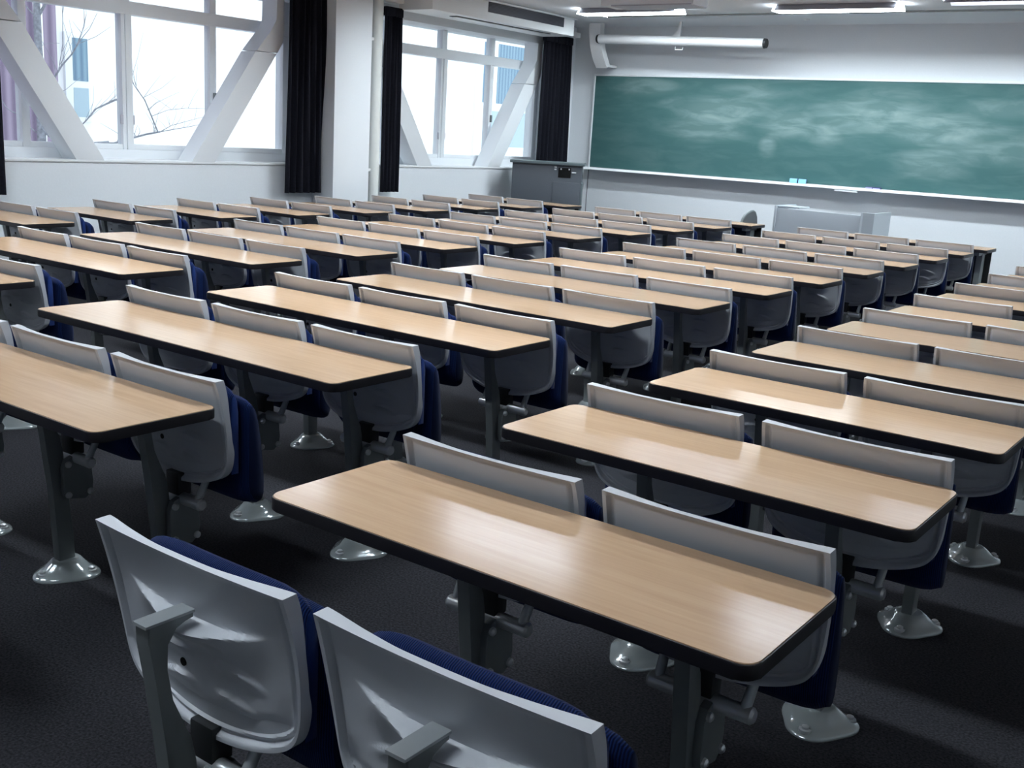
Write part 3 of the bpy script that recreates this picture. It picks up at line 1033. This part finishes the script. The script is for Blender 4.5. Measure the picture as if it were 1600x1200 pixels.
# ------------------------------------------------------------------ desks
def make_desk(n, front=False):
    W = 1.084 if n == 2 else 1.617
    h = W / 2
    t = empty('lecture_desk', (0, 0, 0), 'x', 'desk')
    bm = bmesh.new()
    bm_prism(bm, rrect(-h + 0.003, h - 0.003, -DEP + 0.003, -0.003, 0.030), 'Z', 0.700, 0.7203, 0.0012, 1)
    build('tabletop', bm, M['wood'], t)
    bm = bmesh.new()
    bm_prism(bm, rrect(-h, h, -DEP, 0, 0.033), 'Z', 0.691, 0.7185, 0.004, 2)
    build('edge_band', bm, M['edge'], t)
    if front:
        for s in (-1, 1):
            bm = bmesh.new()
            bm_prism(bm, [(-0.33, 0.66), (-0.06, 0.66), (-0.06, 0.69), (-0.33, 0.69)], 'X', s * (h - 0.09) - 0.02, s * (h - 0.09) + 0.02)
            bm_prism(bm, [(-0.24, 0.0), (-0.12, 0.0), (-0.12, 0.67), (-0.22, 0.67)], 'X', s * (h - 0.09) - 0.025, s * (h - 0.09) + 0.025, 0.004)
            lg = build('leg', bm, M['post'], t)
            bm = foot_bm()
            bmesh.ops.translate(bm, verts=bm.verts[:], vec=(s * (h - 0.09), -0.20, 0))
            build('foot_cover', bm, M['foot'], lg)
        B('modesty_panel', M['darkmetal'], [(-h + 0.03, h - 0.03, -0.05, -0.03, 0.22, 0.692)], parent=t, bev=0.003)
    else:
        for i in range(n):
            x = -h + W * (i + 0.5) / n
            bm = post_bm(False)
            bm_prism(bm, [(-0.30, 0.684), (-0.30, 0.690), (-0.05, 0.690), (-0.05, 0.655), (-0.066, 0.650)], 'X', -PXH, PXH)
            bmesh.ops.translate(bm, verts=bm.verts[:], vec=(x, 0, 0))
            lg = build('leg', bm, M['post'], t)
            bm = foot_bm()
            bmesh.ops.translate(bm, verts=bm.verts[:], vec=(x, 0, 0))
            f = build('foot_cover', bm, M['foot'], lg)
            for sx_, sy_ in SCREWS:
                screw(sx_, sy_, lg, x)
    return t


protos = {}
for b in 'WLMR':
    for k in range(0, 12):
        l, r = BLOCK[b]
        y = k * RP
        pts = [(xx, y + dy, z) for xx in (l, r) for dy in (-DEP, 0) for z in (0.69, 0.72)]
        if not in_frame(pts, 4):
            continue
        key = (NSEAT[b], k == 11)
        if key not in protos:
            protos[key] = o = make_desk(*key)
        else:
            o = copy_tree(protos[key])
        o.location = (0.5 * (l + r), y, 0)
        o['label'] = 'pale wood %s-seat desk with black edge, %s, %s row from chalkboard' % ('two' if NSEAT[b] == 2 else 'three', COLNAME[b].replace('desk column', 'column'), ORD[12 - k])
        o['group'] = 'pale wood lecture desks in rows'


# ------------------------------------------------------------------ outside
XF = -12.5
struct(B('ground', M['ground'], [(-40, XW - 0.45, -30, 60, -3.6, -3.4)]))
t = empty('neighbouring_building', (XF - 3, 12, -3.4), 'white building outside the windows with blue-curtained windows and mauve cladding', 'building')
oz = 3.4
p = t.location


def ext(name, m, x0, x1, y0, y1, z0, z1, parent=t, bev=0.0):
    return B(name, m, [(x0 - p.x, x1 - p.x, y0 - p.y, y1 - p.y, z0 - p.z, z1 - p.z)], parent=parent, bev=bev)


ext('facade', M['facade'], XF - 3, XF, 6.0, 40, -3.4, 6.5)
ext('cladding_wing', M['cladding'], XF - 3, XF + 0.25, -18, 6.33, -3.4, 6.5)
ext('downpipe', M['facade'], XF + 0.25, XF + 0.33, 6.02, 6.10, -3.4, 6.5)
w = ext('window_unit', M['frame'], XF - 0.02, XF + 0.05, 6.56, 6.93, 1.30, 2.45, bev=0.01)
ext('upper_pane', M['bluecurtain'], XF + 0.03, XF + 0.056, 6.67, 6.89, 1.83, 2.38, parent=w)
ext('lower_pane', M['palepane'], XF + 0.03, XF + 0.056, 6.67, 6.89, 1.36, 1.74, parent=w)
w = ext('window_unit', M['frame'], XF - 0.02, XF + 0.05, 15.3, 18.2, 1.02, 3.35, bev=0.01)
ext('upper_pane', M['bluecurtain'], XF + 0.03, XF + 0.056, 15.95, 17.15, 2.05, 3.2, parent=w)
ext('lower_pane', M['palepane'], XF + 0.03, XF + 0.056, 15.55, 17.15, 1.2, 1.9, parent=w)
ext('side_pane', M['bluecurtain'], XF + 0.03, XF + 0.056, 15.5, 15.65, 2.05, 3.2, parent=w)
ext('roof_edge', M['facade'], XF - 3.1, XF + 0.2, -18, 40, 6.5, 6.7)

# bare winter tree between the two buildings; branches kept at their own depths
t = empty('bare_tree', (-10.4, 4.9, -3.4), 'leafless tree with thin winter branches outside the left window', 'tree')
o0 = t.location
bm = bmesh.new()


def br(px_pts, depth0, depth1, r0, r1):
    n = len(px_pts)
    P = []
    for i, (x, y) in enumerate(px_pts):
        f = i / (n - 1)
        P.append(onX(x, y, depth0 + (depth1 - depth0) * f) - o0)
    bm_tube(bm, P, [0.62 * (r0 + (r1 - r0) * i / (n - 1)) for i in range(n)], 7)
    return P


rb = random.Random(3)


def twigs(P, n, ln, r):
    for _ in range(n):
        i = rb.randrange(len(P) - 1)
        f = rb.random()
        a = P[i].lerp(P[i + 1], f)
        d = Vector((rb.uniform(-0.5, 0.5), rb.uniform(-0.7, 0.9), rb.uniform(0.1, 1.0))).normalized()
        L = ln * rb.uniform(0.4, 1)
        b1 = a + d * L * 0.5 + Vector((0, 0, 0.02))
        b2 = b1 + (d + Vector((rb.uniform(-.3, .3), rb.uniform(-.3, .3), rb.uniform(-.1, .4)))).normalized() * L * 0.5
        bm_tube(bm, [a, b1, b2], [r * 0.75, r * 0.5, r * 0.3], 5)


trunk_top = onX(58, 30, -10.6) - o0
bm_tube(bm, [Vector((0.05, -0.25, 0)), Vector((0.0, -0.1, 2.2)), onX(66, 240, -10.5) - o0, onX(62, 120, -10.6) - o0, trunk_top, onX(56, -60, -10.6) - o0], [0.13, 0.10, 0.05, 0.045, 0.04, 0.022], 10)
A = br([(64, 200), (100, 232), (146, 224), (170, 222)], -10.5, -10.3, 0.03, 0.022)
P1 = br([(150, 224), (178, 224), (202, 217), (228, 210), (250, 206)], -10.4, -10.1, 0.022, 0.016)
twigs(P1, 10, 0.35, 0.005)
P2 = br([(247, 207), (236, 180), (226, 156), (213, 138), (200, 118)], -10.1, -9.9, 0.014, 0.006)
twigs(P2, 9, 0.55, 0.004)
P3 = br([(250, 206), (272, 202), (296, 198), (318, 193)], -10.1, -9.9, 0.009, 0.004)
P3b = br([(252, 205), (268, 196), (290, 190), (320, 182)], -10.1, -9.8, 0.007, 0.003)
P3c = br([(236, 182), (262, 172), (290, 169), (322, 170)], -10.0, -9.8, 0.006, 0.003)
P3d = br([(230, 172), (246, 160), (262, 152), (280, 144)], -10.0, -9.8, 0.005, 0.002)
for P in (P3, P3b, P3c):
    twigs(P, 5, 0.3, 0.003)
P4 = br([(118, 205), (135, 188), (150, 170), (165, 163), (178, 157), (200, 150)], -10.6, -10.3, 0.010, 0.022)
twigs(P4, 10, 0.4, 0.004)
P5 = br([(60, 60), (72, 160), (86, 120), (97, 102), (112, 85), (126, 62)], -10.6, -10.2, 0.02, 0.012)
twigs(P5, 9, 0.45, 0.005)
P6 = br([(92, 108), (98, 70), (98, 30), (96, -20)], -10.4, -10.4, 0.008, 0.004)
P7 = br([(120, 70), (132, 40), (130, -10)], -10.3, -10.3, 0.008, 0.004)
P8 = br([(126, 62), (140, 45), (152, 20)], -10.2, -10.1, 0.007, 0.003)
twigs(P6, 6, 0.4, 0.004)
twigs(P7, 6, 0.4, 0.004)
P9 = br([(60, 25), (70, 8), (82, -20)], -10.6, -10.4, 0.03, 0.02)
P10 = br([(60, 30), (46, 16), (30, -4)], -10.6, -10.8, 0.015, 0.008)
P11 = br([(0, 152), (10, 168), (18, 174), (27, 178)], -10.9, -10.7, 0.008, 0.012)
P12 = br([(43, 196), (56, 206), (66, 214)], -10.7, -10.5, 0.010, 0.012)
build('branches', bm, M['bark'], t)

# ------------------------------------------------------------------ world
wd = bpy.data.worlds.new('overcast')
S.world = wd
wd.use_nodes = True
bg = wd.node_tree.nodes['Background']
bg.inputs['Color'].default_value = (0.86, 0.93, 1.0, 1)
bg.inputs['Strength'].default_value = 1.8

# ------------------------------------------------------------------ camera
cd = bpy.data.cameras.new('camera')
cam = bpy.data.objects.new('camera', cd)
COL.objects.link(cam)
cd.sensor_fit = 'HORIZONTAL'
cd.sensor_width = 36
cd.lens = F_PX / 1600 * 36
cd.clip_start = 0.05
mw = Matrix((AR, AU, -AF)).transposed().to_4x4()
mw.translation = CAM
cam.matrix_world = mw
S.camera = cam

vs = S.view_settings
vs.view_transform = 'Standard'
vs.look = 'None'
vs.gamma = 1
vs.use_curve_mapping = False
vs.exposure = 0.42
S.cycles.use_denoising = True
S.cycles.max_bounces = 8
S.cycles.diffuse_bounces = 5
S.cycles.glossy_bounces = 3
S.cycles.transparent_max_bounces = 8
S.cycles.sample_clamp_indirect = 8
